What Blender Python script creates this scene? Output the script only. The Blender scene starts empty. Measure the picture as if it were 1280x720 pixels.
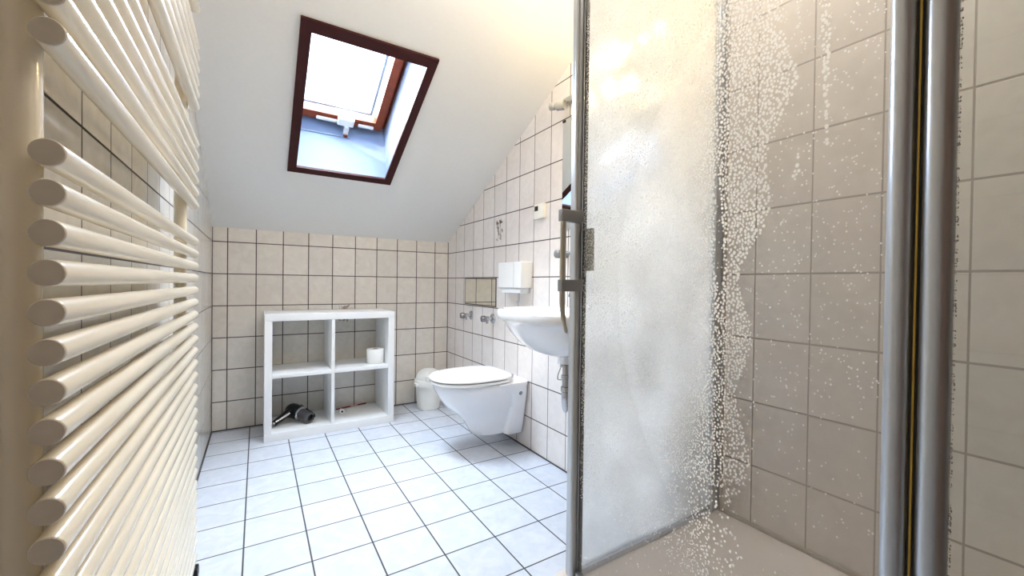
import bpy, bmesh, math, random
import numpy as np
from mathutils import Vector, Matrix
random.seed(7); rng = np.random.default_rng(11)
C = bpy.context.scene.collection
PI = math.pi

# ------------------------------------------------------------------ room measures (metres, camera above the origin)
XL, XR, YB, YF = -0.240, 1.338, 3.155, -0.75      # left wall, right wall, far wall, near wall
ZC, SL, ZB = 2.45, 0.51, 1.287                    # flat ceiling height, slope of the roof, knee wall height
YS = YB - (ZC - ZB) / SL                          # where the slope meets the flat ceiling
NV = Vector((0, SL, 1)).normalized()              # up through the roof
AV = Vector((0, 1, -SL)).normalized()             # down the slope
OV = Vector((0, YB, ZB))
def roof(x, a, h=0.0):
    return Vector((x, 0, 0)) + OV + AV * a + NV * h

# ------------------------------------------------------------------ materials
def new_mat(name):
    m = bpy.data.materials.new(name); m.use_nodes = True
    nt = m.node_tree
    b = nt.nodes.get('Principled BSDF')
    return m, nt, b
def N(nt, t, **kw):
    n = nt.nodes.new(t)
    for k, v in kw.items(): setattr(n, k, v)
    return n
def mth(nt, op, a, b=None, c=None):
    n = N(nt, 'ShaderNodeMath', operation=op)
    for i, v in enumerate((a, b, c)):
        if v is None: continue
        if isinstance(v, (int, float)): n.inputs[i].default_value = v
        else: nt.links.new(v, n.inputs[i])
    return n.outputs[0]
def mixc(nt, fac, a, b):
    n = N(nt, 'ShaderNodeMix', data_type='RGBA')
    for s, v in ((n.inputs[0], fac), (n.inputs[6], a), (n.inputs[7], b)):
        if isinstance(v, (int, float)): s.default_value = v
        elif isinstance(v, tuple): s.default_value = (*v, 1) if len(v) == 3 else v
        else: nt.links.new(v, s)
    return n.outputs[2]
def plain(name, col, rough=.4, metal=0., noise=.06, scale=18., bump=0., spec=.5, coat=0., emit=None):
    m, nt, b = new_mat(name)
    tc = N(nt, 'ShaderNodeTexCoord'); nz = N(nt, 'ShaderNodeTexNoise')
    nz.inputs['Scale'].default_value = scale; nz.inputs['Detail'].default_value = 4
    nt.links.new(tc.outputs['Object'], nz.inputs['Vector'])
    lo = tuple(c * (1 - noise) for c in col); hi = tuple(min(1, c * (1 + noise)) for c in col)
    nt.links.new(mixc(nt, nz.outputs['Fac'], lo, hi), b.inputs['Base Color'])
    b.inputs['Roughness'].default_value = rough; b.inputs['Metallic'].default_value = metal
    b.inputs['Specular IOR Level'].default_value = spec
    b.inputs['Coat Weight'].default_value = coat
    if emit:
        b.inputs['Emission Color'].default_value = (*emit[0], 1); b.inputs['Emission Strength'].default_value = emit[1]
    if bump:
        bp = N(nt, 'ShaderNodeBump'); bp.inputs['Strength'].default_value = bump; bp.inputs['Distance'].default_value = .002
        nt.links.new(nz.outputs['Fac'], bp.inputs['Height']); nt.links.new(bp.outputs['Normal'], b.inputs['Normal'])
    return m
def tiles(name, au, av, ou, su, ov, sv, col, col2, grout, gw, rough, gu=None, near=None, tvar=.07):
    """glazed tiles on axes au, av with joints of width gw; near=(y, grout colour) for paler joints below that y"""
    m, nt, b = new_mat(name)
    tc = N(nt, 'ShaderNodeTexCoord'); sp = N(nt, 'ShaderNodeSeparateXYZ')
    nt.links.new(tc.outputs['Object'], sp.inputs[0])
    def cell(ax, o, s):
        t = mth(nt, 'DIVIDE', mth(nt, 'SUBTRACT', sp.outputs[ax], o), s)
        f = mth(nt, 'FRACT', t); fl = mth(nt, 'FLOOR', t)
        e = mth(nt, 'MULTIPLY', mth(nt, 'MINIMUM', f, mth(nt, 'SUBTRACT', 1.0, f)), s)   # metres to the nearest joint
        return e, fl
    eu, iu = cell(au, ou, su); ev, iv = cell(av, ov, sv)
    def mask(e, w):
        mr = N(nt, 'ShaderNodeMapRange', interpolation_type='SMOOTHSTEP')
        mr.inputs['From Min'].default_value = w * .35; mr.inputs['From Max'].default_value = w * .65
        nt.links.new(e, mr.inputs['Value']); return mr.outputs[0]
    tile = mth(nt, 'MULTIPLY', mask(eu, gu or gw), mask(ev, gw))       # 1 on the tile, 0 in the joint
    cx = N(nt, 'ShaderNodeCombineXYZ'); nt.links.new(iu, cx.inputs[0]); nt.links.new(iv, cx.inputs[1])
    wn = N(nt, 'ShaderNodeTexWhiteNoise', noise_dimensions='2D'); nt.links.new(cx.outputs[0], wn.inputs['Vector'])
    addv = N(nt, 'ShaderNodeVectorMath', operation='MULTIPLY_ADD')
    nt.links.new(wn.outputs['Color'], addv.inputs[0]); addv.inputs[1].default_value = (7, 7, 7); nt.links.new(tc.outputs['Object'], addv.inputs[2])
    nz = N(nt, 'ShaderNodeTexNoise'); nz.inputs['Scale'].default_value = 16; nz.inputs['Detail'].default_value = 6; nz.inputs['Distortion'].default_value = 1.2
    nt.links.new(addv.outputs[0], nz.inputs['Vector'])
    mr = N(nt, 'ShaderNodeMapRange'); mr.inputs['From Min'].default_value = .32; mr.inputs['From Max'].default_value = .68
    nt.links.new(nz.outputs['Fac'], mr.inputs['Value'])
    base = mixc(nt, mr.outputs[0], col2, col)
    var = mth(nt, 'MULTIPLY_ADD', wn.outputs['Value'], tvar, 1 - tvar)
    vm = N(nt, 'ShaderNodeVectorMath', operation='SCALE'); nt.links.new(base, vm.inputs[0]); nt.links.new(var, vm.inputs['Scale'])
    g = grout
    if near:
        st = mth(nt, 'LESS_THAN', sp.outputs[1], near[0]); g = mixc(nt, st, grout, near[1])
    nt.links.new(mixc(nt, tile, g, vm.outputs[0]), b.inputs['Base Color'])
    nt.links.new(mth(nt, 'MULTIPLY_ADD', tile, rough - .8, .8), b.inputs['Roughness'])
    hg = mth(nt, 'ADD', tile, mth(nt, 'MULTIPLY', nz.outputs['Fac'], .12))
    bp = N(nt, 'ShaderNodeBump'); bp.inputs['Strength'].default_value = .35; bp.inputs['Distance'].default_value = .0015
    nt.links.new(hg, bp.inputs['Height']); nt.links.new(bp.outputs['Normal'], b.inputs['Normal'])
    return m

GD = (.085, .070, .066)
M = {}
M['tile_far'] = tiles('cream wall tile far', 0, 2, -.1611, .1539, 1.1979, .2025, (.83, .785, .72), (.76, .715, .65), GD, .0055, .22)
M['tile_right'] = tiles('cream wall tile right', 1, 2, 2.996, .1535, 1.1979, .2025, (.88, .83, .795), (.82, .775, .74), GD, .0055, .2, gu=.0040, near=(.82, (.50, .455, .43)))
M['tile_left'] = tiles('cream wall tile left', 1, 2, .9245, .1535, 1.1979, .2025, (.82, .79, .74), (.74, .71, .66), GD, .0050, .06)
M['tile_floor'] = tiles('pale floor tile', 0, 1, -.0366, .2008, 2.7318, .2002, (.70, .735, .80), (.61, .655, .73), (.075, .08, .09), .0052, .3, tvar=.05)
M['paint'] = plain('white wall paint', (.80, .80, .78), .9, noise=.02, scale=60, bump=.05)
M['beige_wall'] = plain('beige wall paint', (.42, .36, .30), .9, noise=.02)  # near wall out of view, toned dark to lessen bounced light
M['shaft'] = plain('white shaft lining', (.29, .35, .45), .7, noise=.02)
M['mahogany'] = plain('dark mahogany stain', (.050, .009, .008), .5, noise=.35, scale=30, coat=.0, spec=.25)
M['pine'] = plain('orange stained pine', (.22, .045, .014), .5, noise=.3, scale=24, spec=.25)
M['white_plastic'] = plain('white plastic', (.84, .84, .82), .35, noise=.02)
M['ivory_plastic'] = plain('ivory plastic', (.86, .84, .76), .4, noise=.02)
M['bin_plastic'] = plain('white bin plastic', (.84, .84, .80), .45, noise=.02)
M['ceramic'] = plain('white sanitary ceramic', (.87, .88, .90), .09, noise=.015, coat=.5)
M['seat_plastic'] = plain('white seat plastic', (.90, .90, .90), .16, noise=.01)
M['shelf_white'] = plain('white foil board', (.86, .87, .87), .35, noise=.02)
M['chrome'] = plain('chrome', (.56, .57, .60), .10, 1., noise=.03)
M['dark_chrome'] = plain('dark chrome', (.35, .35, .37), .18, 1., noise=.05)
M['alu'] = plain('satin aluminium', (.55, .58, .63), .34, .85, noise=.03, scale=40)
M['alu_light'] = plain('pale anodised aluminium', (.58, .60, .63), .36, .7, noise=.03, scale=40)
M['alu_dull'] = plain('dull grey metal', (.30, .30, .30), .45, .5, noise=.06, scale=60)
M['bar_beige'] = plain('champagne metal', (.50, .47, .41), .33, .6, noise=.04)
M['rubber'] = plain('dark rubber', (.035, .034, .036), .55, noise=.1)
M['yellow'] = plain('yellow magnetic seal', (.55, .36, .05), .4, noise=.08)
M['radiator'] = plain('cream radiator enamel', (.83, .77, .65), .22, noise=.02, coat=.3)
M['cap'] = plain('shaded cream enamel', (.60, .55, .48), .4, noise=.05, scale=90)  # tube enamel darkened for the shade on the near tube ends
M['black_plastic'] = plain('black plastic', (.010, .010, .012), .3, noise=.2, spec=.3)
M['nozzle_grey'] = plain('speckled grey mesh', (.085, .085, .09), .5, noise=.5, scale=420)
M['silver_plastic'] = plain('silver plastic', (.55, .55, .57), .22, .8, noise=.03)
M['paper'] = plain('white tissue', (.90, .90, .88), .9, noise=.03, scale=80, bump=.2)
M['card'] = plain('grey cardboard', (.20, .17, .15), .9)
M['red_plastic'] = plain('dark red plastic', (.22, .03, .02), .35, noise=.15)
M['pink_plastic'] = plain('pale pink plastic', (.72, .45, .38), .4, noise=.05)
M['mirror'] = plain('mirror silver', (.90, .91, .88), .015, 1., noise=.0)
M['panel_mirror'] = plain('polished panel', (.86, .86, .80), .02, 1., noise=.0)
M['towel'] = plain('cream towelling', (.86, .80, .66), .95, noise=.08, scale=220, bump=.8)
M['tray'] = plain('white shower acrylic', (.76, .71, .68), .5, noise=.02)
M['silicone'] = plain('grey silicone', (.50, .46, .42), .4, noise=.1)
M['dark_silicone'] = plain('dark joint', (.11, .10, .105), .6, noise=.1)
M['floral'] = plain('brown printed glaze', (.42, .33, .28), .3, noise=.25, scale=90)
M['bulb'] = plain('lit warm lamp glass', (1, .9, .7), .4, noise=.0, emit=((1.0, .78, .42), 110.))
M['spot_grey'] = plain('pale grey lamp metal', (.46, .46, .44), .4, .3, noise=.04)
M['black_screen'] = plain('black display', (.01, .012, .012), .15)
M['grey_strip'] = plain('grey spacer bar', (.32, .40, .44), .4)
M['door_dark'] = plain('brown door veneer', (.22, .12, .07), .5, noise=.02)

def glass_mat(name, tint, haze, gloss=1.0, rough=.0, hazecol=(.9, .9, .9), refr=0.0, hz_rough=.25, bump=0.):
    m, nt, b = new_mat(name); nt.nodes.remove(b)
    out = nt.nodes['Material Output']
    tr = N(nt, 'ShaderNodeBsdfTransparent'); tr.inputs[0].default_value = (*tint, 1)
    gl = N(nt, 'ShaderNodeBsdfGlossy'); gl.inputs['Roughness'].default_value = rough
    fr = N(nt, 'ShaderNodeFresnel'); fr.inputs[0].default_value = 1.45
    tc = N(nt, 'ShaderNodeTexCoord'); nz = N(nt, 'ShaderNodeTexNoise'); nz.inputs['Scale'].default_value = 7; nz.inputs['Detail'].default_value = 5
    nt.links.new(tc.outputs['Object'], nz.inputs['Vector'])
    last = tr.outputs[0]
    if refr:
        g = N(nt, 'ShaderNodeBsdfGlass'); g.inputs['Roughness'].default_value = hz_rough; g.inputs['IOR'].default_value = 1.12
        g.inputs['Color'].default_value = (.97, .98, 1, 1)
        if bump:
            vo = N(nt, 'ShaderNodeTexVoronoi'); vo.inputs['Scale'].default_value = 260
            nt.links.new(tc.outputs['Object'], vo.inputs['Vector'])
            bp = N(nt, 'ShaderNodeBump'); bp.inputs['Strength'].default_value = bump; bp.inputs['Distance'].default_value = .001
            nt.links.new(vo.outputs['Distance'], bp.inputs['Height']); nt.links.new(bp.outputs['Normal'], g.inputs['Normal'])
        mx = N(nt, 'ShaderNodeMixShader'); mx.inputs[0].default_value = refr
        nt.links.new(last, mx.inputs[1]); nt.links.new(g.outputs[0], mx.inputs[2]); last = mx.outputs[0]
    if haze:
        ts = N(nt, 'ShaderNodeBsdfTranslucent'); ts.inputs[0].default_value = (*hazecol, 1)
        mr = N(nt, 'ShaderNodeMapRange'); mr.inputs['From Min'].default_value = .3; mr.inputs['From Max'].default_value = .7
        mr.inputs['To Min'].default_value = haze * .6; mr.inputs['To Max'].default_value = min(1, haze * 1.4)
        nt.links.new(nz.outputs['Fac'], mr.inputs['Value'])
        mx = N(nt, 'ShaderNodeMixShader'); nt.links.new(mr.outputs[0], mx.inputs[0])
        nt.links.new(last, mx.inputs[1]); nt.links.new(ts.outputs[0], mx.inputs[2]); last = mx.outputs[0]
    mx = N(nt, 'ShaderNodeMixShader'); nt.links.new(mth(nt, 'MULTIPLY', fr.outputs[0], gloss), mx.inputs[0])
    nt.links.new(last, mx.inputs[1]); nt.links.new(gl.outputs[0], mx.inputs[2])
    nt.links.new(mx.outputs[0], out.inputs['Surface'])
    return m
M['clear_glass'] = glass_mat('clear glass', (.96, .98, .97), 0, .8)
M['wet_glass'] = glass_mat('wet glass with thin mist', (.96, .965, .96), .08, .12, rough=.3, hazecol=(.95, .95, .93))
M['fog_glass'] = glass_mat('fogged glass', (.97, .98, .98), .58, .10, rough=.3, hazecol=(.99, .99, .99), refr=.78, hz_rough=.34, bump=.2)
M['window_glass'] = glass_mat('roof window glass', (.97, .98, 1), 0, .5)
def water():
    m, nt, b = new_mat('water drops')
    b.inputs['Base Color'].default_value = (1, 1, 1, 1); b.inputs['Roughness'].default_value = .03
    b.inputs['IOR'].default_value = 1.33; b.inputs['Transmission Weight'].default_value = 1.
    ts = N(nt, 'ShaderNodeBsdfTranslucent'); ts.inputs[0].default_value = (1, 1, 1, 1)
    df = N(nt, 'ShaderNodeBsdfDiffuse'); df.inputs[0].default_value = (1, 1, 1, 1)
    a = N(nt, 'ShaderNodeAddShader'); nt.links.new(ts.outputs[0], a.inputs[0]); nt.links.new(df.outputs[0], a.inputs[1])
    mx = N(nt, 'ShaderNodeMixShader'); mx.inputs[0].default_value = .52  # white share stands in for bright glints on the drops
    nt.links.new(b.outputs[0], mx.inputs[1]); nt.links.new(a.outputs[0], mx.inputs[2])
    nt.links.new(mx.outputs[0], nt.nodes['Material Output'].inputs['Surface'])
    return m
M['water'] = water()

# ------------------------------------------------------------------ mesh helpers
def obj(name, bm, mat, parent=None, smooth=True, angle=40):
    me = bpy.data.meshes.new(name)
    bmesh.ops.recalc_face_normals(bm, faces=bm.faces[:])
    if smooth:
        for f in bm.faces: f.smooth = True
        lim = math.radians(angle)
        for e in bm.edges:
            if len(e.link_faces) == 2 and e.calc_face_angle(0) > lim: e.smooth = False
    bm.to_mesh(me); bm.free()
    o = bpy.data.objects.new(name, me); C.objects.link(o)
    for m in (mat if isinstance(mat, (list, tuple)) else [mat]): me.materials.append(M[m] if isinstance(m, str) else m)
    if parent is not None:
        o.parent = parent; o.matrix_parent_inverse = world(parent).inverted()
    return o
def world(o):
    m = o.matrix_basis.copy()
    return (world(o.parent) @ o.matrix_parent_inverse @ m) if o.parent else m
def empty(name, loc):
    o = bpy.data.objects.new(name, None); C.objects.link(o); o.location = loc; o.empty_display_size = .05
    return o
def tag(o, label, cat, group=None, kind=None):
    o['label'] = label; o['category'] = cat
    if group: o['group'] = group
    if kind: o['kind'] = kind
    return o
def struct(o, label=None):
    o['kind'] = 'structure'
    if label: o['label'] = label
    return o
def BM(): return bmesh.new()
def box(bm, x0, x1, y0, y1, z0, z1, bev=0., seg=2, mi=0):
    v = [bm.verts.new(c) for c in ((x0,y0,z0),(x1,y0,z0),(x1,y1,z0),(x0,y1,z0),(x0,y0,z1),(x1,y0,z1),(x1,y1,z1),(x0,y1,z1))]
    fs = [bm.faces.new([v[i] for i in q]) for q in ((0,3,2,1),(4,5,6,7),(0,1,5,4),(1,2,6,5),(2,3,7,6),(3,0,4,7))]
    for f in fs: f.material_index = mi
    if bev:
        es = list({e for f in fs for e in f.edges})
        bmesh.ops.bevel(bm, geom=es, offset=bev, segments=seg, profile=.6, affect='EDGES')
    return v
def rings(bm, rs, cap0=True, cap1=True, closed=False, mi=0):
    vs = [[bm.verts.new(p) for p in r] for r in rs]
    n = len(rs[0]); k = len(vs)
    for i in range(k if closed else k - 1):
        a, b = vs[i], vs[(i + 1) % k]
        for j in range(n):
            f = bm.faces.new((a[j], a[(j+1) % n], b[(j+1) % n], b[j])); f.material_index = mi
    if not closed:
        if cap0: bm.faces.new(vs[0][::-1]).material_index = mi
        if cap1: bm.faces.new(vs[-1]).material_index = mi
def frame_of(d):
    d = Vector(d).normalized(); a = Vector((0, 0, 1)) if abs(d.z) < .9 else Vector((1, 0, 0))
    u = d.cross(a).normalized(); return u, d.cross(u).normalized()
def tube(bm, pts, r, n=14, caps=True):
    pts = [Vector(p) for p in pts]; rr = r if isinstance(r, (list, tuple)) else [r] * len(pts)
    rs = []; u = None
    for i, p in enumerate(pts):
        d = (pts[min(i+1, len(pts)-1)] - pts[max(i-1, 0)]).normalized()
        if u is None: u, w = frame_of(d)
        else:
            u = (u - d * u.dot(d)).normalized(); w = d.cross(u)
        rs.append([p + (u * math.cos(2*PI*k/n) + w * math.sin(2*PI*k/n)) * rr[i] for k in range(n)])
    rings(bm, rs, caps, caps)
def smooth_path(pts, k=6):
    P = [Vector(p) for p in pts]; out = []
    for i in range(len(P) - 1):
        p0, p1, p2, p3 = P[max(i-1,0)], P[i], P[i+1], P[min(i+2,len(P)-1)]
        for j in range(k):
            t = j / k
            out.append(.5*((2*p1)+(p2-p0)*t+(2*p0-5*p1+4*p2-p3)*t*t+(3*p1-p0-3*p2+p3)*t**3))
    out.append(P[-1]); return out
def lathe(bm, prof, c=(0,0,0), axis=(0,0,1), n=32, mi=0):
    c = Vector(c); d = Vector(axis).normalized(); u, w = frame_of(d)
    rings(bm, [[c + d*z + (u*math.cos(2*PI*k/n) + w*math.sin(2*PI*k/n))*max(r, 1e-4) for k in range(n)] for r, z in prof], mi=mi)
def prism(bm, poly, d, mi=0):
    d = Vector(d); rings(bm, [[Vector(p) for p in poly], [Vector(p) + d for p in poly]], mi=mi)
def sup(n, count=48):
    out = []
    for k in range(count):
        t = 2*PI*k/count; c, s = math.cos(t), math.sin(t)
        out.append((math.copysign(abs(c)**(2/n), c), math.copysign(abs(s)**(2/n), s)))
    return out

# ------------------------------------------------------------------ the setting
bm = BM(); box(bm, XL-.1, XR+.1, YF-.1, YB+.1, -.1, 0); struct(obj('floor', bm, 'tile_floor', smooth=False))
gable = [(YF, 0), (YB, 0), (YB, ZB), (YS, ZC), (YF, ZC)]
bm = BM(); prism(bm, [(XL, y, z) for y, z in gable], (-.1, 0, 0)); struct(obj('wall_left', bm, 'tile_left', smooth=False))
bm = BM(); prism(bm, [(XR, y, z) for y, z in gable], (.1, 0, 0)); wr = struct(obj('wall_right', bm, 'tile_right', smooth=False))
bm = BM(); box(bm, XL-.1, XR+.1, YB, YB+.1, 0, ZB+.02); wb = struct(obj('wall_back', bm, 'tile_far', smooth=False))
bm = BM(); box(bm, XL-.1, XR+.1, YF-.1, YF, 0, ZC+.1); struct(obj('wall_front', bm, 'beige_wall', smooth=False))
bm = BM(); box(bm, XL-.1, XR+.1, YF-.1, YS+.02, ZC, ZC+.1); struct(obj('ceiling', bm, 'paint', smooth=False))
# sloped ceiling with the roof window shaft through it
bm = BM()
H = .34
inn0 = (.170, .668, -1.490, -.668); inn1 = (.095, .668, -1.70, -.770)      # opening at the ceiling / at the window
o0 = (XL-.1, XR+.1, (YS-.05-YB)/AV.y, .12)
def rect(q, h): x0, x1, a0, a1 = q; return [roof(x0,a0,h), roof(x1,a0,h), roof(x1,a1,h), roof(x0,a1,h)]
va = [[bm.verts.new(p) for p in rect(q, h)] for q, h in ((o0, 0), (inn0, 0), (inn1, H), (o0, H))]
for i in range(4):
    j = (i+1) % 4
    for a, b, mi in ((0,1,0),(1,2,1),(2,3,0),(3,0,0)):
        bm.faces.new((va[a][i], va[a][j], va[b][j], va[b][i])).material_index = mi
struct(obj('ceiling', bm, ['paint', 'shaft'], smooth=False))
# joints where floor meets the walls
for nm, q in (('baseboard_left', (XL, XL+.004, YF, YB, 0, .007)), ('baseboard_back', (XL, XR, YB-.004, YB, 0, .007)), ('baseboard_right', (XR-.004, XR, .86, YB, 0, .007))):
    bm = BM(); box(bm, *q); struct(obj(nm, bm, 'dark_silicone', smooth=False))
for nm, q in (('trim_1', (XL, XL+.003, YB-.003, YB, 0, ZB)), ('trim_2', (XR-.003, XR, YB-.003, YB, 0, ZB))):
    bm = BM(); box(bm, *q); struct(obj(nm, bm, 'dark_silicone', smooth=False))
# unseen door behind the camera, darkened to cut bounced light
d1 = empty('door_1', (.45, YF, 0)); struct(d1)
bm = BM(); box(bm, .06, .86, YF, YF+.035, .005, 2.0, .004); struct(obj('door_leaf', bm, 'door_dark', d1))
bm = BM()
for q in ((-.02, .06, 0, 2.08), (.86, .94, 0, 2.08), (-.02, .94, 2.0, 2.08)): box(bm, q[0], q[1], YF, YF+.02, q[2], q[3], .003)
struct(obj('door_frame', bm, 'door_dark', d1))
bm = BM(); tube(bm, smooth_path([(.12, YF+.03, 1.03), (.12, YF+.08, 1.03), (.15, YF+.085, 1.03), (.25, YF+.085, 1.03)]), .009); struct(obj('door_handle', bm, 'chrome', d1))

# roof window
w1 = empty('window_1', roof(.42, -1.1, 0)); struct(w1, 'roof window with dark red frame in the sloped ceiling')
def ring_frame(bm, q, t, h0, h1, mi=0):
    x0, x1, a0, a1 = q; tx, ta0, ta1 = t
    outer = (x0, x1, a0, a1); inner = (x0+tx, x1-tx, a0+ta0, a1-ta1)
    vs = [[bm.verts.new(p) for p in rect(qq, h)] for qq, h in ((outer, h0), (inner, h0), (inner, h1), (outer, h1))]
    for i in range(4):
        j = (i+1) % 4
        for a, b in ((0,1),(1,2),(2,3),(3,0)):
            bm.faces.new((vs[a][i], vs[a][j], vs[b][j], vs[b][i])).material_index = mi
bm = BM(); ring_frame(bm, (.137, .703, -1.534, -.630), (.042, .052, .044), -.012, .002); struct(obj('casing', bm, 'mahogany', w1, smooth=False))
bm = BM(); ring_frame(bm, (.10, .640, -1.66, -.792), (.045, .05, .05), .262, .325); struct(obj('sash', bm, 'pine', w1, smooth=False))
bm = BM(); ring_frame(bm, (.160, .572, -1.60, -.868), (.014, .014, .014), .290, .294); struct(obj('spacer_bar', bm, 'grey_strip', w1, smooth=False))
bm = BM(); ring_frame(bm, (.095, .672, -1.70, -.765), (.025, .04, .035), .315, .345); struct(obj('outer_frame', bm, 'pine', w1, smooth=False))
bm = BM(); prism(bm, rect((.14, .596, -1.615, -.838), .296), NV*.006); struct(obj('pane', bm, 'window_glass', w1, smooth=False))
def roof_box(bm, x0, x1, a0, a1, h0, h1, bev=.0):
    vs = [bm.verts.new(roof(x, a, h)) for h in (h0, h1) for x, a in ((x0,a0),(x1,a0),(x1,a1),(x0,a1))]
    fs = [bm.faces.new([vs[i] for i in q]) for q in ((0,3,2,1),(4,5,6,7),(0,1,5,4),(1,2,6,5),(2,3,7,6),(3,0,4,7))]
    if bev: bmesh.ops.bevel(bm, geom=list({e for f in fs for e in f.edges}), offset=bev, segments=3, profile=.5, affect='EDGES')
for x0, x1 in ((.275, .385), (.500, .590)):
    bm = BM(); roof_box(bm, x0, x1, -.818, -.796, .248, .264, .007); struct(obj('vent_slot', bm, 'white_plastic', w1))
bm = BM(); roof_box(bm, .385, .475, -.85, -.795, .235, .264, .008); roof_box(bm, .425, .452, -.80, -.735, .225, .25, .006); struct(obj('latch', bm, 'ivory_plastic', w1))
bm = BM(); roof_box(bm, .426, .450, -.745, -.722, .212, .236, .003); struct(obj('striker', bm, 'pine', w1))
bm = BM(); prism(bm, [roof(.10, -.7405, .215), roof(.46, -.7405, .215), roof(.46, -.7395, .212), roof(.10, -.7395, .212)], AV*.012); struct(obj('lining_joint', bm, 'grey_strip', w1, smooth=False))

# printed flower tiles (flat glaze on the walls)
def flower(parent, mapf, seed, s=1.):
    r = random.Random(seed); bm = BM()
    for k in range(13):
        cx, cy = r.uniform(-.032, .032)*s, r.uniform(-.058, .058)*s; a = r.uniform(0, PI); L, Wd = r.uniform(.010, .019)*s, r.uniform(.004, .008)*s
        vs = [bm.verts.new(mapf(cx + math.cos(a)*math.cos(t)*L - math.sin(a)*math.sin(t)*Wd, cy + math.sin(a)*math.cos(t)*L + math.cos(a)*math.sin(t)*Wd)) for t in [2*PI*i/10 for i in range(10)]]
        bm.faces.new(vs)
    for k in range(4):
        x = r.uniform(-.02, .02)*s; x2 = x + r.uniform(-.02, .02)*s
        p = [mapf(x, -.055*s), mapf(x+.003, -.055*s), mapf(x2+.003, .05*s), mapf(x2, .05*s)]
        bm.faces.new([bm.verts.new(q) for q in p])
    o = struct(obj('floral_print', bm, 'floral', parent, smooth=False)); return o
flower(wr, lambda a, b: (XR-.0008, 2.312-a*1.1, 1.305+b*1.1), 3)
flower(wb, lambda a, b: (.53+a, YB-.0008, .735+b), 5)

# ------------------------------------------------------------------ towel radiator
PITCH = .0370
rad = tag(empty('towel_radiator', (-.175, 1.07, 0)), 'tall cream tubular towel radiator on the tiled wall, tubes grouped with gaps', 'radiator')
XT, YT0, YT1 = -.165, .547, 1.572
zs = [1.071 - PITCH*k for k in range(27)]
for g0 in (1.071 + 3*PITCH, 1.071 + 11*PITCH, 1.071 + 19*PITCH): zs += [g0 + PITCH*k for k in range(6)]
bm = BM()
prof = [(0.0, 0), (.0118, 0), (.0128, .0012), (.0130, .003), (.0130, YT1-YT0-.003), (.0118, YT1-YT0), (0, YT1-YT0)]
lathe(bm, prof[1:-1], (XT, YT0, zs[0]), (0, 1, 0), 20)
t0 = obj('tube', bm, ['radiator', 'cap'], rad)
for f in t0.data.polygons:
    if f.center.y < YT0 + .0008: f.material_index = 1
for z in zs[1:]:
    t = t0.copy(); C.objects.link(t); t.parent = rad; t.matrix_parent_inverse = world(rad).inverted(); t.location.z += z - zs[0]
for y in (.583, 1.545):
    bm = BM(); lathe(bm, [(.012, 0), (.0155, .006), (.0155, 1.905), (.012, 1.911)], (-.194, y, .085), (0, 0, 1), 20); obj('collector', bm, 'radiator', rad)
for y in (.66, 1.48):
    for z in (.35, 1.42):
        bm = BM(); tube(bm, [(XL+.001, y, z), (-.168, y, z)], .010); obj('wall_bracket', bm, 'radiator', rad)
bm = BM(); lathe(bm, [(.010, -.035), (.010, 0), (.015, .002), (.015, .02), (.011, .024)], (-.172, 1.575, .05), (0, 0, 1), 16); box(bm, -.183, -.150, 1.562, 1.60, .035, .066, .006)
tube(bm, [(-.194, 1.553, .09), (-.194, 1.553, .06), (-.172, 1.575, .055)], .008)
obj('valve', bm, 'black_plastic', rad)

# ------------------------------------------------------------------ cube shelf
SX0, SX1, SY0, SY1, SZ1 = .037, .797, 2.790, 3.148, .757
T = .042
sh = tag(empty('cube_shelf', ((SX0+SX1)/2, (SY0+SY1)/2, 0)), 'low white open cube shelf with four compartments against the cream tiled wall', 'shelf')
bm = BM(); box(bm, SX0, SX1, SY0, SY1, SZ1-T, SZ1, .002); obj('top_board', bm, 'shelf_white', sh)
bm = BM(); box(bm, SX0, SX1, SY0, SY1, 0, T+.008, .002); obj('bottom_board', bm, 'shelf_white', sh)
for x0 in (SX0, SX1-T+.002):
    bm = BM(); box(bm, x0, x0+T-.002, SY0+.0005, SY1, T+.0085, SZ1-T-.0005, .001); obj('side_board', bm, 'shelf_white', sh)
XM = .4115; ZM = .385
bm = BM(); box(bm, XM-.0095, XM+.0095, SY0+.003, SY1-.002, T+.0085, SZ1-T-.0005, .001); obj('divider', bm, 'shelf_white', sh)
for x0, x1 in ((SX0+T-.0015, XM-.010), (XM+.010, SX1-T+.0015)):
    bm = BM(); box(bm, x0, x1, SY0+.002, SY1-.002, ZM-.0105, ZM+.0105, .001); obj('shelf_board', bm, 'shelf_white', sh)
ZS = ZM + .011; ZF = T + .0085

# toilet roll
bm = BM(); cx, cy = .698, 2.905
lathe(bm, [(.020, .0), (.0545, .0), (.0565, .003), (.0565, .094), (.0545, .097), (.020, .097), (.0185, .094), (.0185, .002)], (cx, cy, ZS), (0, 0, 1), 40)
rl = tag(empty('toilet_roll', (cx, cy, ZS)), 'white toilet paper roll standing in the upper shelf compartment', 'toilet paper')
obj('paper_wrap', bm, 'paper', rl)
bm = BM(); lathe(bm, [(.0175, .001), (.0183, .001), (.0183, .0965), (.0175, .0965)], (cx, cy, ZS), (0, 0, 1), 24); lathe(bm, [(.0174, .05), (.0174, .052)], (cx, cy, ZS), (0, 0, 1), 24); obj('cardboard_core', bm, 'card', rl)

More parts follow.
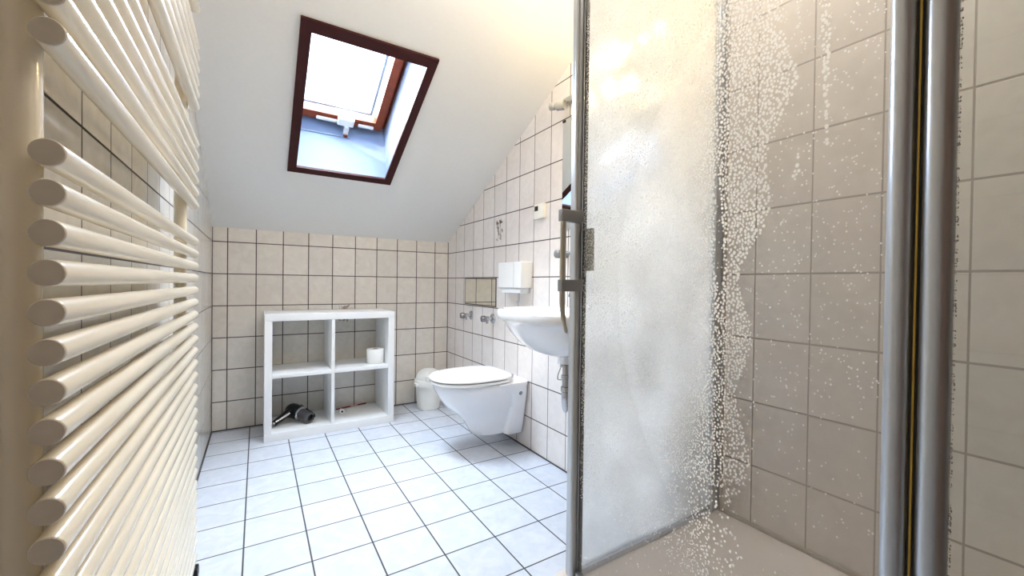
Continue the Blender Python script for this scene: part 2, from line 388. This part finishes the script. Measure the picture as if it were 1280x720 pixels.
# hair dryer lying in the lower left compartment
hd = tag(empty('hair_dryer', (.2, 2.95, ZF)), 'black and silver hair dryer lying on the bottom board of the shelf', 'hair dryer')
A = Vector((.196, 3.005, ZF+.066)); Bn = Vector((.294, 2.875, ZF+.036)); ax = (Bn-A).normalized(); Lb = (Bn-A).length
bm = BM(); lathe(bm, [(.012, -.030), (.030, -.026), (.041, -.010), (.046, .015), (.046, .045), (.042, .075), (.038, .085)], A, ax, 28); obj('body', bm, 'black_plastic', hd)
bm = BM(); lathe(bm, [(.033, .085), (.034, .088), (.033, Lb-.004), (.031, Lb), (.022, Lb), (.021, Lb-.02)], A, ax, 28); obj('nozzle', bm, 'nozzle_grey', hd)
bm = BM(); lathe(bm, [(.0205, Lb-.012), (.0205, Lb-.010)], A, ax, 24); obj('grille', bm, 'black_plastic', hd)
bm = BM(); lathe(bm, [(.0425, .074), (.0445, .077), (.0445, .084), (.0415, .086)], A, ax, 28); obj('trim_ring', bm, 'silver_plastic', hd)
h0 = A + ax*.02; h1 = Vector((.090, 2.920, ZF+.019))
pts = smooth_path([h0 + Vector((.01, .0, .012)), h0.lerp(h1, .3) + Vector((0, 0, .012)), h0.lerp(h1, .65) + Vector((0, 0, .005)), h1])
bm = BM(); tube(bm, pts, [.026 - .010*i/(len(pts)-1) for i in range(len(pts))], 18); ho = obj('handle', bm, 'black_plastic', hd)
dh = (h1-h0).normalized(); off = Vector((.006, -.016, .010))
bm = BM(); tube(bm, [h0.lerp(h1, .30) + off*1.1, h0.lerp(h1, .5) + off*1.05, h0.lerp(h1, .95) + off*.75], [.009, .0085, .007], 12); obj('grip_inlay', bm, 'silver_plastic', ho)
bm = BM(); tube(bm, [h0.lerp(h1, .35) + off*1.25 + Vector((.012, -.004, -.014)), h0.lerp(h1, .5) + off*1.2 + Vector((.010, -.004, -.013))], .006, 10); obj('switch', bm, 'black_plastic', ho)
bm = BM(); lathe(bm, [(.006, .0), (.010, .003), (.010, .010), (.006, .012)], h1 + dh*-.002 + off*.4, dh, 14); obj('cord_stub', bm, 'silver_plastic', ho)
bm = BM(); tube(bm, smooth_path([A + ax*.05 + Vector((.02, .03, .035)), A + ax*.11 + Vector((.02, .03, .022)), A + ax*.165 + Vector((.018, .02, .012)), A+ax*.172+Vector((.015, .012, .0))]), [.007]*18+[.004], 10); obj('concentrator_clip', bm, 'black_plastic', hd)

# thin red brush handle and small white cap in the lower right compartment
st = tag(empty('toothbrush', (.58, 3.115, ZF)), 'thin dark red toothbrush lying along the back of the shelf bottom', 'toothbrush')
p0, p1 = Vector((.474, 3.085, ZF+.006)), Vector((.688, 3.132, ZF+.007))
bm = BM(); tube(bm, [p0, p0.lerp(p1, .35), p0.lerp(p1, .5)], [.0048, .005, .004], 10); tube(bm, [p0.lerp(p1, .68), p0.lerp(p1, .85), p1], [.0042, .0048, .005], 10); obj('handle', bm, 'red_plastic', st)
bm = BM(); tube(bm, [p0.lerp(p1, .47), p0.lerp(p1, .7)], [.0044, .0044], 10); obj('neck', bm, 'pink_plastic', st)
cp = tag(empty('bottle_cap', (.492, 2.985, ZF)), 'small white cap with dark hole lying beside the red toothbrush', 'cap')
ca = Vector((.10, -1, .05)).normalized(); cc = Vector((.493, 3.00, ZF+.0165))
bm = BM(); lathe(bm, [(.0100, .0), (.0155, .001), (.0160, .004), (.0160, .034), (.0150, .036), (.0078, .036), (.0072, .028)], cc, ca, 8); obj('shell', bm, 'white_plastic', cp)
bm = BM(); lathe(bm, [(.0074, .026), (.0074, .030)], cc, ca, 14); obj('hole', bm, 'black_plastic', cp)

# ------------------------------------------------------------------ pedal-free waste bin
bx, by = 1.118, 2.985
bn = tag(empty('waste_bin', (bx, by, 0)), 'small white plastic bin with domed swing lid behind the toilet', 'bin')
bm = BM(); lathe(bm, [(.078, .0), (.084, .004), (.088, .05), (.096, .17), (.099, .195), (.096, .197), (.094, .17), (.086, .05), (.080, .010)], (bx, by, 0), (0, 0, 1), 40); obj('bucket', bm, 'bin_plastic', bn)
bm = BM(); lathe(bm, [(.0995, .172), (.108, .174), (.110, .182), (.108, .212), (.104, .222), (.098, .226), (.094, .222)], (bx, by, 0), (0, 0, 1), 40); obj('collar', bm, 'bin_plastic', bn)
bm = BM(); lathe(bm, [(.100, .218), (.098, .235), (.088, .262), (.070, .283), (.045, .296), (.018, .301), (.002, .302)], (bx, by, 0), (0, 0, 1), 40); ld = obj('lid', bm, 'bin_plastic', bn)
bm = BM(); box(bm, bx-.060, bx+.060, by-.0985, by-.085, .226, .262, .005); obj('flap', bm, 'bin_plastic', ld)
bm = BM(); box(bm, bx-.120, bx-.098, by-.05, by-.01, .182, .205, .004); obj('lug', bm, 'bin_plastic', bn)

# ------------------------------------------------------------------ wall-hung toilet
TY = 2.118
tl = tag(empty('toilet', (XR-.2, TY, .085)), 'white wall-hung toilet with closed oval lid, clear of the floor', 'toilet')
def dring(W, d0, d1, z, n=2.6, cy=TY, k=56, e=0.):
    return [Vector((XR-.001 - (d0+d1)/2 - s*(d1-d0)/2, cy + c*W, z)) for c, s in sup(n, k)]
def egg(W, d0, d1, z, cy, k=56, z_tilt=0.):
    """oval plan, blunter towards the wall"""
    out = []
    for i in range(k):
        t = 2*PI*i/k; c, s = math.cos(t), math.sin(t)
        n = 2.15 if s > 0 else 3.4
        c2, s2 = math.copysign(abs(c)**(2/n), c), math.copysign(abs(s)**(2/n), s)
        mid = d0 + (d1-d0)*.46; r = (d1-mid) if s > 0 else (mid-d0)
        d = mid + s2*r
        out.append(Vector((XR-.001-d, cy + c2*W, z + z_tilt*(d-d0))))
    return out
bm = BM()
rings(bm, [egg(.070, .05, .26, .083, TY), egg(.086, .04, .285, .090, TY), egg(.094, .03, .305, .125, TY), egg(.104, .03, .335, .175, TY), egg(.122, .03, .385, .222, TY), egg(.146, .03, .445, .272, TY),
           egg(.166, .03, .480, .322, TY), egg(.178, .03, .504, .366, TY), egg(.181, .03, .511, .392, TY), egg(.178, .032, .508, .398, TY), egg(.150, .06, .49, .398, TY)])
def plate(W, d1, z, n=6): return [Vector((XR-.001-(d1/2)-s*d1/2, TY+c*W, z)) for c, s in sup(n, 56)]
rings(bm, [plate(.120, .10, .083), plate(.128, .125, .090), plate(.140, .115, .15), plate(.157, .10, .25), plate(.176, .13, .33), plate(.186, .20, .37), plate(.195, .215, .392), plate(.192, .212, .399)])
bl = obj('bowl', bm, 'ceramic', tl, angle=50)
for sy in (-1, 1):
    bm = BM(); lathe(bm, [(.012, .0), (.012, .010), (.006, .014)], (XR-.062, TY+sy*.168, .336), (0, sy, .0), 18); obj('fixing_cap', bm, 'dark_chrome', tl)
SEG = 64
bm = BM(); rings(bm, [egg(.180, .090, .522, .400, TY, SEG), egg(.187, .083, .528, .404, TY, SEG), egg(.187, .083, .528, .413, TY, SEG), egg(.182, .088, .523, .417, TY, SEG)]); se = obj('seat', bm, 'seat_plastic', tl, angle=50)
bm = BM(); rings(bm, [egg(.178, .095, .519, .4165, TY, SEG), egg(.178, .095, .519, .4215, TY, SEG)]); obj('seat_gap_shade', bm, 'rubber', tl)  # dark ring drawn as the shade between seat and lid
bm = BM(); rings(bm, [egg(.182, .080, .524, .421, TY, SEG), egg(.189, .073, .531, .425, TY, SEG), egg(.189, .073, .531, .432, TY, SEG), egg(.183, .08, .524, .439, TY, SEG), egg(.15, .11, .49, .443, TY, SEG), egg(.09, .17, .42, .445, TY, SEG)]); obj('lid', bm, 'seat_plastic', tl, angle=50)
for sy in (-1, 1):
    bm = BM(); tube(bm, [(XR-.070, TY+sy*.055, .418), (XR-.070, TY+sy*.095, .418)], .011, 14); obj('hinge', bm, 'chrome', tl)

# ------------------------------------------------------------------ things on the right wall
# polished access panel
y0, y1, z0, z1 = 2.345, 2.815, .803, .9955
pn = tag(empty('access_panel', (XR, (y0+y1)/2, z0)), 'mirror-polished rectangular access panel set in wall above two chrome valves', 'access panel')
tilt = .006
bm = BM(); prism(bm, [(XR-.003, y0+.004, z0+.004), (XR-.003, y1-.004, z0+.004), (XR-.003, y1-.004, z1-.004), (XR-.003, y0+.004, z1-.004)], (.0028, 0, 0)); obj('plate', bm, 'panel_mirror', pn, smooth=False)
bm = BM()
for q in ((y0-.003, y0+.005, z0-.003, z1+.003), (y1-.003, y1+.001, z0-.003, z1+.003), (y0+.005, y1-.003, z1-.003, z1+.003), (y0+.005, y1-.003, z0-.003, z0+.002)): box(bm, XR-.004, XR+.001, q[0], q[1], q[2], q[3])
obj('edge_seal', bm, 'dark_silicone', pn, smooth=False)

# two stop valves
def stop_valve(y, z, label):
    v = tag(empty('stop_valve', (XR, y, z)), label, 'valve', 'chrome stop valves under the access panel')
    bm = BM(); lathe(bm, [(.033, .0), (.033, .003), (.026, .010), (.016, .012)], (XR, y, z), (-1, 0, 0), 28); obj('rosette', bm, 'chrome', v)
    bm = BM(); lathe(bm, [(.012, .010), (.012, .035), (.0165, .037), (.0165, .055), (.013, .057)], (XR, y, z), (-1, 0, 0), 20)
    tube(bm, [(XR-.045, y, z), (XR-.045, y, z-.032)], [.010, .009], 14); obj('body', bm, 'chrome', v)
    bm = BM(); lathe(bm, [(.012, .057), (.021, .060), (.0215, .066), (.0215, .082), (.019, .086), (.006, .087)], (XR, y, z), (-1, 0, 0), 10); obj('knob', bm, 'dark_chrome', v)
stop_valve(2.71, .721, 'chrome stop valve on wall nearer the room corner')
stop_valve(2.385, .722, 'chrome stop valve on wall nearer the wash basin')

# paper towel dispenser
pd = tag(empty('paper_dispenser', (XR, 2.06, .9)), 'white box paper towel dispenser on wall above the toilet', 'dispenser')
bm = BM(); box(bm, XR-.076, XR, 1.932, 2.192, .930, 1.083, .006, 3); obj('case', bm, 'white_plastic', pd)
bm = BM(); box(bm, XR-.066, XR-.001, 1.955, 2.165, .902, .9295, .004); obj('tear_edge', bm, 'grey_light' if 'grey_light' in M else 'shelf_white', pd)
bm = BM(); tube(bm, smooth_path([(XR-.030, 2.02, .903), (XR-.028, 2.02, .87), (XR-.028, 2.025, .848), (XR-.028, 2.04, .842), (XR-.028, 2.05, .852)]), .0028, 8); obj('pull_hook', bm, 'alu_light', pd)
bm = BM(); box(bm, XR-.0768, XR-.0755, 2.010, 2.0125, .932, 1.08); obj('case_seam', bm, 'alu_light', pd, smooth=False)

# thermostat
th = tag(empty('thermostat', (XR, 1.845, 1.32)), 'small ivory wall thermostat with dark display, high on tiled wall', 'thermostat')
bm = BM(); box(bm, XR-.022, XR, 1.803, 1.893, 1.318, 1.400, .004); obj('housing', bm, 'ivory_plastic', th)
bm = BM(); box(bm, XR-.0235, XR-.0215, 1.853, 1.884, 1.362, 1.388, .001); obj('display', bm, 'black_screen', th)
bm = BM(); box(bm, XR-.0245, XR-.0215, 1.853, 1.885, 1.328, 1.335, .001); obj('button', bm, 'white_plastic', th)

# wash basin
BY = 1.37
wbn = tag(empty('wash_basin', (XR-.2, BY, .64)), 'white wall-hung ceramic wash basin with chrome drain, beside the shower', 'wash basin')
bm = BM()
def br(W, d0, d1, z, n=2.7): return dring(W, d0, d1, z, n, BY, 64)
rings(bm, [br(.055, .13, .28, .655), br(.100, .08, .315, .660), br(.165, .03, .350, .676), br(.218, .006, .385, .706), br(.252, .0, .415, .745), br(.274, .0, .440, .784), br(.284, .0, .452, .801),
           br(.296, .0, .466, .804), br(.300, .0, .470, .812), br(.300, .0, .470, .836), br(.296, .002, .466, .843), br(.288, .006, .458, .846), br(.262, .10, .438, .845), br(.250, .115, .428, .836),
           br(.225, .13, .405, .79), br(.17, .16, .36, .735), br(.08, .22, .30, .708), br(.022, .245, .285, .702)])
obj('bowl', bm, 'ceramic', wbn, angle=50)
dx = XR - .205
bm = BM(); lathe(bm, [(.036, .0), (.036, .032), (.030, .05)], (dx, BY, .615), (0, 0, 1), 24); obj('drain_collar', bm, 'ceramic', wbn)
bm = BM()
lathe(bm, [(.022, .0), (.026, -.004), (.026, -.016), (.0165, -.018), (.0165, -.05), (.021, -.052), (.021, -.066), (.0165, -.068), (.0165, -.10), (.022, -.103), (.022, -.122), (.018, -.125), (.018, -.17), (.015, -.19), (.012, -.205), (.004, -.215)], (dx, BY, .617), (0, 0, 1), 24)
tube(bm, smooth_path([(dx, BY, .53), (dx+.06, BY, .53), (XR-.01, BY, .53)]), .016, 16)
lathe(bm, [(.032, 0), (.032, .004), (.018, .016)], (XR, BY, .53), (-1, 0, 0), 20)
obj('drain_trap', bm, 'chrome', wbn)
bm = BM(); lathe(bm, [(.027, -.001), (.027, -.006)], (dx, BY, .6175), (0, 0, 1), 24); obj('drain_washer', bm, 'rubber', wbn)
bm = BM(); lathe(bm, [(.026, .0), (.026, .006), (.020, .012), (.019, .09), (.021, .10), (.019, .115), (.008, .120)], (XR-.07, BY, .8455), (0, 0, 1), 24)
tube(bm, smooth_path([(XR-.07, BY, .905), (XR-.12, BY, .925), (XR-.175, BY, .918), (XR-.185, BY, .900)]), .0115, 14)
fc = obj('faucet', bm, 'chrome', wbn)
bm = BM(); tube(bm, [(XR-.07, BY, .962), (XR-.11, BY, .985), (XR-.155, BY, .998)], [.010, .008, .006], 12); obj('lever', bm, 'chrome', fc)
bm = BM(); tube(bm, smooth_path([(dx-.01, BY+.02, .60), (dx-.005, BY+.05, .55), (dx+.03, BY+.075, .525), (XR-.04, BY+.09, .52), (XR-.004, BY+.10, .52)]), .0022, 8); obj('earth_wire', bm, 'alu_dull', wbn)

# mirror
mi = tag(empty('wall_mirror', (XR, 1.37, 1.22)), 'frameless rectangular wall mirror above the wash basin, half behind the shower door', 'mirror')
bm = BM(); box(bm, XR-.007, XR-.001, 1.06, 1.660, 1.235, 1.795); obj('glass_sheet', bm, 'mirror', mi, smooth=False)
for z in (1.242, 1.79):
    bm = BM(); box(bm, XR-.010, XR, 1.640, 1.662, z-.006, z+.006, .002); obj('clip', bm, 'rubber', mi)

# spotlight bar over the mirror
lb = tag(empty('spotlight_bar', (XR, 1.35, 1.85)), 'grey wall spotlight bar with warm lit heads above the mirror', 'lamp')
bm = BM(); box(bm, XR-.028, XR, 1.05, 1.66, 1.865, 1.895, .004); obj('rail', bm, 'spot_grey', lb)
def spot(y, x, z, d, r=.026, lit=True):
    d = Vector(d).normalized(); c = Vector((x, y, z))
    bm = BM(); lathe(bm, [(.008, -.052), (r*.72, -.050), (r*.78, -.046), (r*.78, -.026), (r*.60, -.022), (r*.60, -.014), (r, -.010), (r, .028), (r*.92, .030), (r*.90, .024)], c, d, 24)
    s = obj('spot_head', bm, 'spot_grey', lb)
    bm = BM(); tube(bm, [(XR-.02, y, 1.88), (x, y, z)], .006, 10); obj('arm', bm, 'spot_grey', s)
    if lit:
        bm = BM(); lathe(bm, [(r*.89, .022), (r*.89, .025), (r*.6, .034), (r*.1, .037)], c, d, 20); obj('bulb', bm, 'bulb', s)
spot(1.612, 1.265, 1.842, (.45, -.88, -.08), .024, lit=False)
spot(1.40, 1.26, 1.80, (-.55, -.65, -.45), .034)
spot(1.255, 1.26, 1.76, (-.55, -.75, -.35), .034)
spot(1.085, 1.26, 1.90, (-.6, -.7, -.2), .026)

# towel rail and towel
tr = tag(empty('towel_rail', (XR, 1.27, 1.12)), 'grey towel rail with round ends on wall between basin and mirror', 'towel rail')
bm = BM(); tube(bm, [(XR-.055, .90, 1.108), (XR-.055, 1.63, 1.108)], .008, 14); obj('bar', bm, 'alu_dull', tr)
for y in (.915, 1.625):
    bm = BM(); lathe(bm, [(.018, .0), (.018, .004), (.009, .006), (.009, .042), (.0205, .044), (.0215, .05), (.0205, .068), (.012, .072)], (XR, y, 1.108), (-1, 0, 0), 22); obj('end_knob', bm, 'alu_dull', tr)
bm = BM()
prof = []
for s in np.linspace(0, 1, 40):
    L = s*.53
    if L < .256: prof.append((XR-.075 + .006*math.sin(L*25), (.862 + L)))
    elif L < .281:
        a = (L-.256)/.025*PI; prof.append((XR-.055 - .021*math.cos(a), 1.118 + .014*math.sin(a)))
    else: prof.append((XR-.034 + .003*math.sin(L*20), 1.118-(L-.281)*.9))
ny = 24; vs = [[bm.verts.new((x - .004*math.sin(j*.9), 1.150 + .185*j/ny, z + .002*math.sin(j*.7))) for j in range(ny+1)] for x, z in prof]
for i in range(len(vs)-1):
    for j in range(ny): bm.faces.new((vs[i][j], vs[i][j+1], vs[i+1][j+1], vs[i+1][j]))
tw = tag(obj('hand_towel', bm, 'towel'), 'cream hand towel hanging on the rail behind the fogged shower screen', 'towel')
sm = tw.modifiers.new('s', 'SOLIDIFY'); sm.thickness = .007; sm.offset = 0

# ------------------------------------------------------------------ shower
TZ = .197
ty = tag(empty('shower_tray', (1.0, .3, 0)), 'white shower tray in the tiled corner behind wet glass', 'shower tray')
X0, X1, Y0, Y1 = .655, XR-.001, -.12, .845
bm = BM()
def rr(x0, x1, y0, y1, z, n=6): return [Vector(((x0+x1)/2 + c*(x1-x0)/2, (y0+y1)/2 + s*(y1-y0)/2, z)) for c, s in sup(n, 64)]
rings(bm, [rr(X0, X1, Y0, Y1, 0, 40), rr(X0, X1, Y0, Y1, TZ-.006, 40), rr(X0+.004, X1-.004, Y0+.004, Y1-.004, TZ, 40), rr(X0+.055, X1-.03, Y0+.05, Y1-.06, TZ, 14), rr(X0+.075, X1-.05, Y0+.07, Y1-.085, TZ-.012, 10), rr(X0+.16, X1-.15, Y0+.17, Y1-.19, TZ-.05, 6), rr(X0+.30, X1-.30, Y0+.36, Y1-.38, TZ-.056, 2)])
obj('basin', bm, 'tray', ty)
bm = BM(); lathe(bm, [(.045, .0), (.044, .004), (.02, .006)], (1.0, .35, TZ-.057), (0, 0, 1), 28); obj('drain_cover', bm, 'chrome', ty)
bm = BM(); box(bm, XR-.009, XR-.0005, Y0, .79, TZ, TZ+.012, .003); obj('silicone_joint', bm, 'silicone', ty)

ZT = 1.96
# fixed side screen between shower and basin, across the room at y = .81
PY = .808
sc = tag(empty('shower_side_screen', (1.0, PY, TZ)), 'fogged fixed glass shower screen beside the wash basin, meeting the tiled wall', 'shower screen')
bm = BM(); box(bm, .712, 1.300, PY-.003, PY+.003, TZ+.016, ZT-.02); obj('glass_pane', bm, 'fog_glass', sc, smooth=False)
bm = BM(); box(bm, 1.288, XR-.001, PY-.014, PY+.014, TZ+.001, ZT, .005, 3); obj('wall_profile', bm, 'alu', sc)
bm = BM(); box(bm, 1.326, XR-.0005, PY-.022, PY-.0145, TZ, ZT, .002); obj('silicone_joint', bm, 'silicone', sc)
bm = BM(); box(bm, .712, 1.290, PY-.012, PY+.012, TZ+.001, TZ+.018, .003); obj('bottom_rail', bm, 'alu', sc)
bm = BM(); box(bm, .712, 1.290, PY-.012, PY+.012, ZT-.03, ZT, .003); obj('top_rail', bm, 'alu', sc)
bm = BM(); box(bm, .690, .712, PY-.006, PY+.020, TZ, ZT, .006, 3); obj('corner_post', bm, 'alu_light', sc)

# door in the plane x = .69
DX = .690
dr = tag(empty('shower_door', (DX, .48, TZ)), 'glass shower door covered in water drops, with grey bar handle', 'shower door')
DY0, DY1 = .168, .800
bm = BM(); box(bm, DX-.0025, DX+.0025, DY0+.012, DY1-.010, TZ+.02, ZT-.02); pane = obj('glass_pane', bm, 'wet_glass', dr, smooth=False)
def profile(bm, x0, x1, y0, y1, z0, z1, n=3.0, k=28):
    rings(bm, [[Vector(((x0+x1)/2 + c*(x1-x0)/2, (y0+y1)/2 + s*(y1-y0)/2, z)) for c, s in sup(n, k)] for z in (z0, z1)])
bm = BM(); profile(bm, DX-.016, DX+.007, DY1-.017, DY1, TZ+.012, ZT-.008, 3.2); obj('edge_profile', bm, 'alu_light', dr)
bm = BM(); box(bm, DX+.0035, DX+.012, DY1-.025, DY1-.0175, TZ+.012, ZT-.008, .001); obj('seal', bm, 'rubber', dr)
bm = BM(); box(bm, DX-.008, DX+.008, DY0+.012, DY1-.022, TZ+.012, TZ+.034, .002); obj('bottom_rail', bm, 'alu', dr)
bm = BM(); box(bm, DX-.008, DX+.008, DY0+.012, DY1-.022, ZT-.03, ZT-.008, .002); obj('top_rail', bm, 'alu', dr)
bm = BM(); profile(bm, DX-.017, DX+.017, .1670, .1940, TZ+.012, ZT-.008, 2.1, 40); obj('hinge_profile', bm, 'alu', dr)
HX, HY = .622, .770
hb = BM(); tube(hb, [(HX, HY, .945), (HX, HY, 1.133)], .0072, 16); tube(hb, smooth_path([(HX, HY, .951), (HX, HY, .915), (HX+.002, HY-.001, .880), (HX+.010, HY-.006, .838)]), [.0068]*8+[.006]*6+[.0045]*4+[.002], 14)
hn = obj('handle', hb, 'bar_beige', dr)
for z in (.953, 1.121):
    bm = BM(); box(bm, HX-.009, DX-.010, HY-.009, HY+.009, z-.0145, z+.0145, .003); obj('bracket', bm, 'alu_dull', hn)
bm = BM(); box(bm, DX+.004, DX+.013, .748, .7745, .990, 1.095, .002); obj('inner_plate', bm, 'alu_dull', dr)

# fixed post and panel on the near side
fx = tag(empty('shower_front_post', (DX, .14, TZ)), 'thick grey aluminium post and clear panel nearest the camera, with yellow seal', 'shower post')
bm = BM(); profile(bm, DX-.017, DX+.017, .1330, .1610, TZ+.001, ZT, 2.1, 40); obj('post', bm, 'alu', fx)
bm = BM(); box(bm, DX-.004, DX+.004, .1600, .1675, TZ+.012, ZT-.008); obj('magnetic_seal', bm, 'rubber', fx, smooth=False)
bm = BM(); box(bm, DX-.0075, DX-.0042, .1630, .1650, TZ+.012, ZT-.008); obj('yellow_strip', bm, 'yellow', fx, smooth=False)
bm = BM(); box(bm, DX-.0025, DX+.0025, -.115, .1325, TZ+.001, ZT-.01); obj('glass_panel', bm, 'clear_glass', fx, smooth=False)
bm = BM()
for i in range(520):
    z = .3 + 1.5*random.random(); r = random.uniform(.0005, .0013)
    lathe(bm, [(r*.5, 0), (r, r*.4), (r*.8, r)], (DX+.003, .1325-random.uniform(0, .0008), z), (0, -1, 0), 6)
gr = obj('seal_beads', bm, 'alu_dull', fx); gr['kind'] = 'stuff'

# water drops on the inner face of the door
def drops():
    pts = []
    cellsz = .003
    grid = {}
    def ok(y, z, r):
        k = (int(y/cellsz), int(z/cellsz))
        for a in range(-2, 3):
            for b in range(-2, 3):
                for (yy, zz, r2) in grid.get((k[0]+a, k[1]+b), ()):
                    if (yy-y)**2 + (zz-z)**2 < ((r+r2)*.98)**2: return False
        grid.setdefault(k, []).append((y, z, r)); return True
    ph = [random.uniform(0, 6.28) for _ in range(6)]
    def streak(y, z):
        return .5 + .5*math.sin(y*60 + 1.5*math.sin(z*5+ph[0]) + ph[1]) * math.sin(y*23 + z*3 + ph[2])
    for i in range(90000):
        y = random.uniform(DY0+.03, DY1-.024); z = random.uniform(TZ+.04, ZT-.05) if i % 8 == 0 else random.uniform(.42, 1.62)
        if y < .43:
            q = min(1, max(0, (z-.97)/.28)); yr = .375 - .06*q + .012*math.sin(z*31+ph[3])   # ragged edge of the thick band
            core = 1.0 if y > yr and streak(y, z) > .12 else .0
            core *= 1 if z > .80 else max(.25, 1-(.80-z)*3)
            side = .85 if (z > 1.12 and .262 < y < .296 + .01*math.sin(z*24) and streak(y, z) > .3) else .0
            thin = .05 if z > .8 else .02
            dens = max(core, side, thin)
            r = random.uniform(.0015, .0029) * (.5 if dens < .15 else .8 if z < .9 else 1.0)
        else:
            f = min(1, (y-.43)/.05)
            dens = .95*(1-f) + f*.55; r = random.uniform(.0014, .0024)*(1-f) + f*random.uniform(.0008, .0015)
        if z < .60: dens *= .35
        if random.random() > dens: continue
        if ok(y, z, r): pts.append((y, z, r))
    return pts
P = drops()
ang = np.linspace(0, 2*PI, 8, endpoint=False)
lay = [(1.0, 0.0), (.88, .28), (.52, .50)]
V = []; F = []
for (y, z, r) in P:
    b = len(V); el = random.uniform(1.0, 1.35); hh = random.uniform(.8, 1.15)
    for (k, h) in lay:
        for a in ang: V.append((DX+.0027 + h*r*hh, y + math.cos(a)*k*r, z + math.sin(a)*k*r*el))
    V.append((DX+.0027 + (.60*r*hh), y, z - .1*r)); 
    for L in range(2):
        for j in range(8):
            F.append((b+L*8+j, b+L*8+(j+1) % 8, b+(L+1)*8+(j+1) % 8, b+(L+1)*8+j))
    for j in range(8): F.append((b+16+j, b+16+(j+1) % 8, b+24))
    F.append(tuple(b+j for j in range(7, -1, -1)))
me = bpy.data.meshes.new('water_drops'); me.from_pydata(V, [], F); me.update()
me.polygons.foreach_set('use_smooth', [len(p.vertices) != 8 for p in me.polygons])
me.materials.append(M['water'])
wd = bpy.data.objects.new('water_drops', me); C.objects.link(wd); wd.parent = dr; wd.matrix_parent_inverse = world(dr).inverted()
wd['kind'] = 'stuff'; wd['label'] = 'water drops whitened in place of glints'
print('drops', len(P))

# ------------------------------------------------------------------ light
def area(name, loc, target, sx, sy, power, col):
    l = bpy.data.lights.new(name, 'AREA'); l.shape = 'RECTANGLE'; l.size = sx; l.size_y = sy; l.energy = power; l.color = col
    o = bpy.data.objects.new(name, l); C.objects.link(o); o.location = loc
    o.rotation_euler = (Vector(target) - Vector(loc)).to_track_quat('-Z', 'Y').to_euler(); return o
area('sky_light', roof(.34, -1.32, .62), roof(.34, -1.32, 0), 1.3, 1.7, 385, (.80, .90, 1.0))
area('shower_fill', (1.08, .50, ZC-.03), (1.08, .5, 0), .4, .7, 10.5, (1.0, .93, .84))  # unseen fill added under the ceiling to brighten the shower
area('back_wall_fill', (.60, 1.05, 2.28), (.45, 3.1, .75), .5, .4, 8.5, (1.0, .95, .88))  # fill with no fitting, added to lift the back wall
pl = bpy.data.lights.new('mirror_glow', 'POINT'); pl.energy = 4.5; pl.color = (1.0, .76, .40); pl.shadow_soft_size = .05
po = bpy.data.objects.new('mirror_glow', pl); C.objects.link(po); po.location = (XR-.20, 1.24, 1.84)
sun = bpy.data.lights.new('sun', 'SUN'); sun.energy = 9; sun.angle = .01; sun.color = (1.0, .88, .68)
so = bpy.data.objects.new('sun', sun); C.objects.link(so); so.rotation_euler = Vector((.72, .40, -.57)).to_track_quat('-Z', 'Y').to_euler()

w = bpy.data.worlds.new('World'); bpy.context.scene.world = w; w.use_nodes = True
nt = w.node_tree; bg = nt.nodes['Background']
sk = N(nt, 'ShaderNodeTexSky'); sk.sky_type = 'HOSEK_WILKIE' if 'HOSEK_WILKIE' in [i.identifier for i in sk.bl_rna.properties['sky_type'].enum_items] else sk.sky_type
nt.links.new(mixc(nt, .8, sk.outputs[0], (.85, .93, 1.0)), bg.inputs[0]); bg.inputs[1].default_value = 4.0

# ------------------------------------------------------------------ camera
R = Vector((0.8489191516101384, -0.5283657949694907, 0.012878693092888223))
U = Vector((-0.005514626621513297, 0.015510988456738447, 0.9998644898836642))
Fw = Vector((0.5284939573190482, 0.8488751356609244, -0.010253835082493265))
cam = bpy.data.cameras.new('camera'); cam.sensor_width = 36; cam.lens = 511.33*36/1280; cam.clip_start = .01
co = bpy.data.objects.new('camera', cam); C.objects.link(co)
m = Matrix.Identity(4)
for i in range(3): m[i][0], m[i][1], m[i][2] = R[i], U[i], -Fw[i]
m[0][3], m[1][3], m[2][3] = 0, 0, .9554
co.matrix_world = m
bpy.context.scene.camera = co
s = bpy.context.scene
s.view_settings.view_transform = 'Standard'; s.view_settings.look = 'None'; s.view_settings.exposure = 0.17; s.view_settings.gamma = .90
s.cycles.transparent_max_bounces = 24; s.cycles.max_bounces = 14; s.cycles.transmission_bounces = 12; s.cycles.glossy_bounces = 6; s.cycles.diffuse_bounces = 6
s.cycles.sample_clamp_indirect = 6; s.cycles.use_denoising = True; s.cycles.caustics_refractive = False; s.cycles.caustics_reflective = False
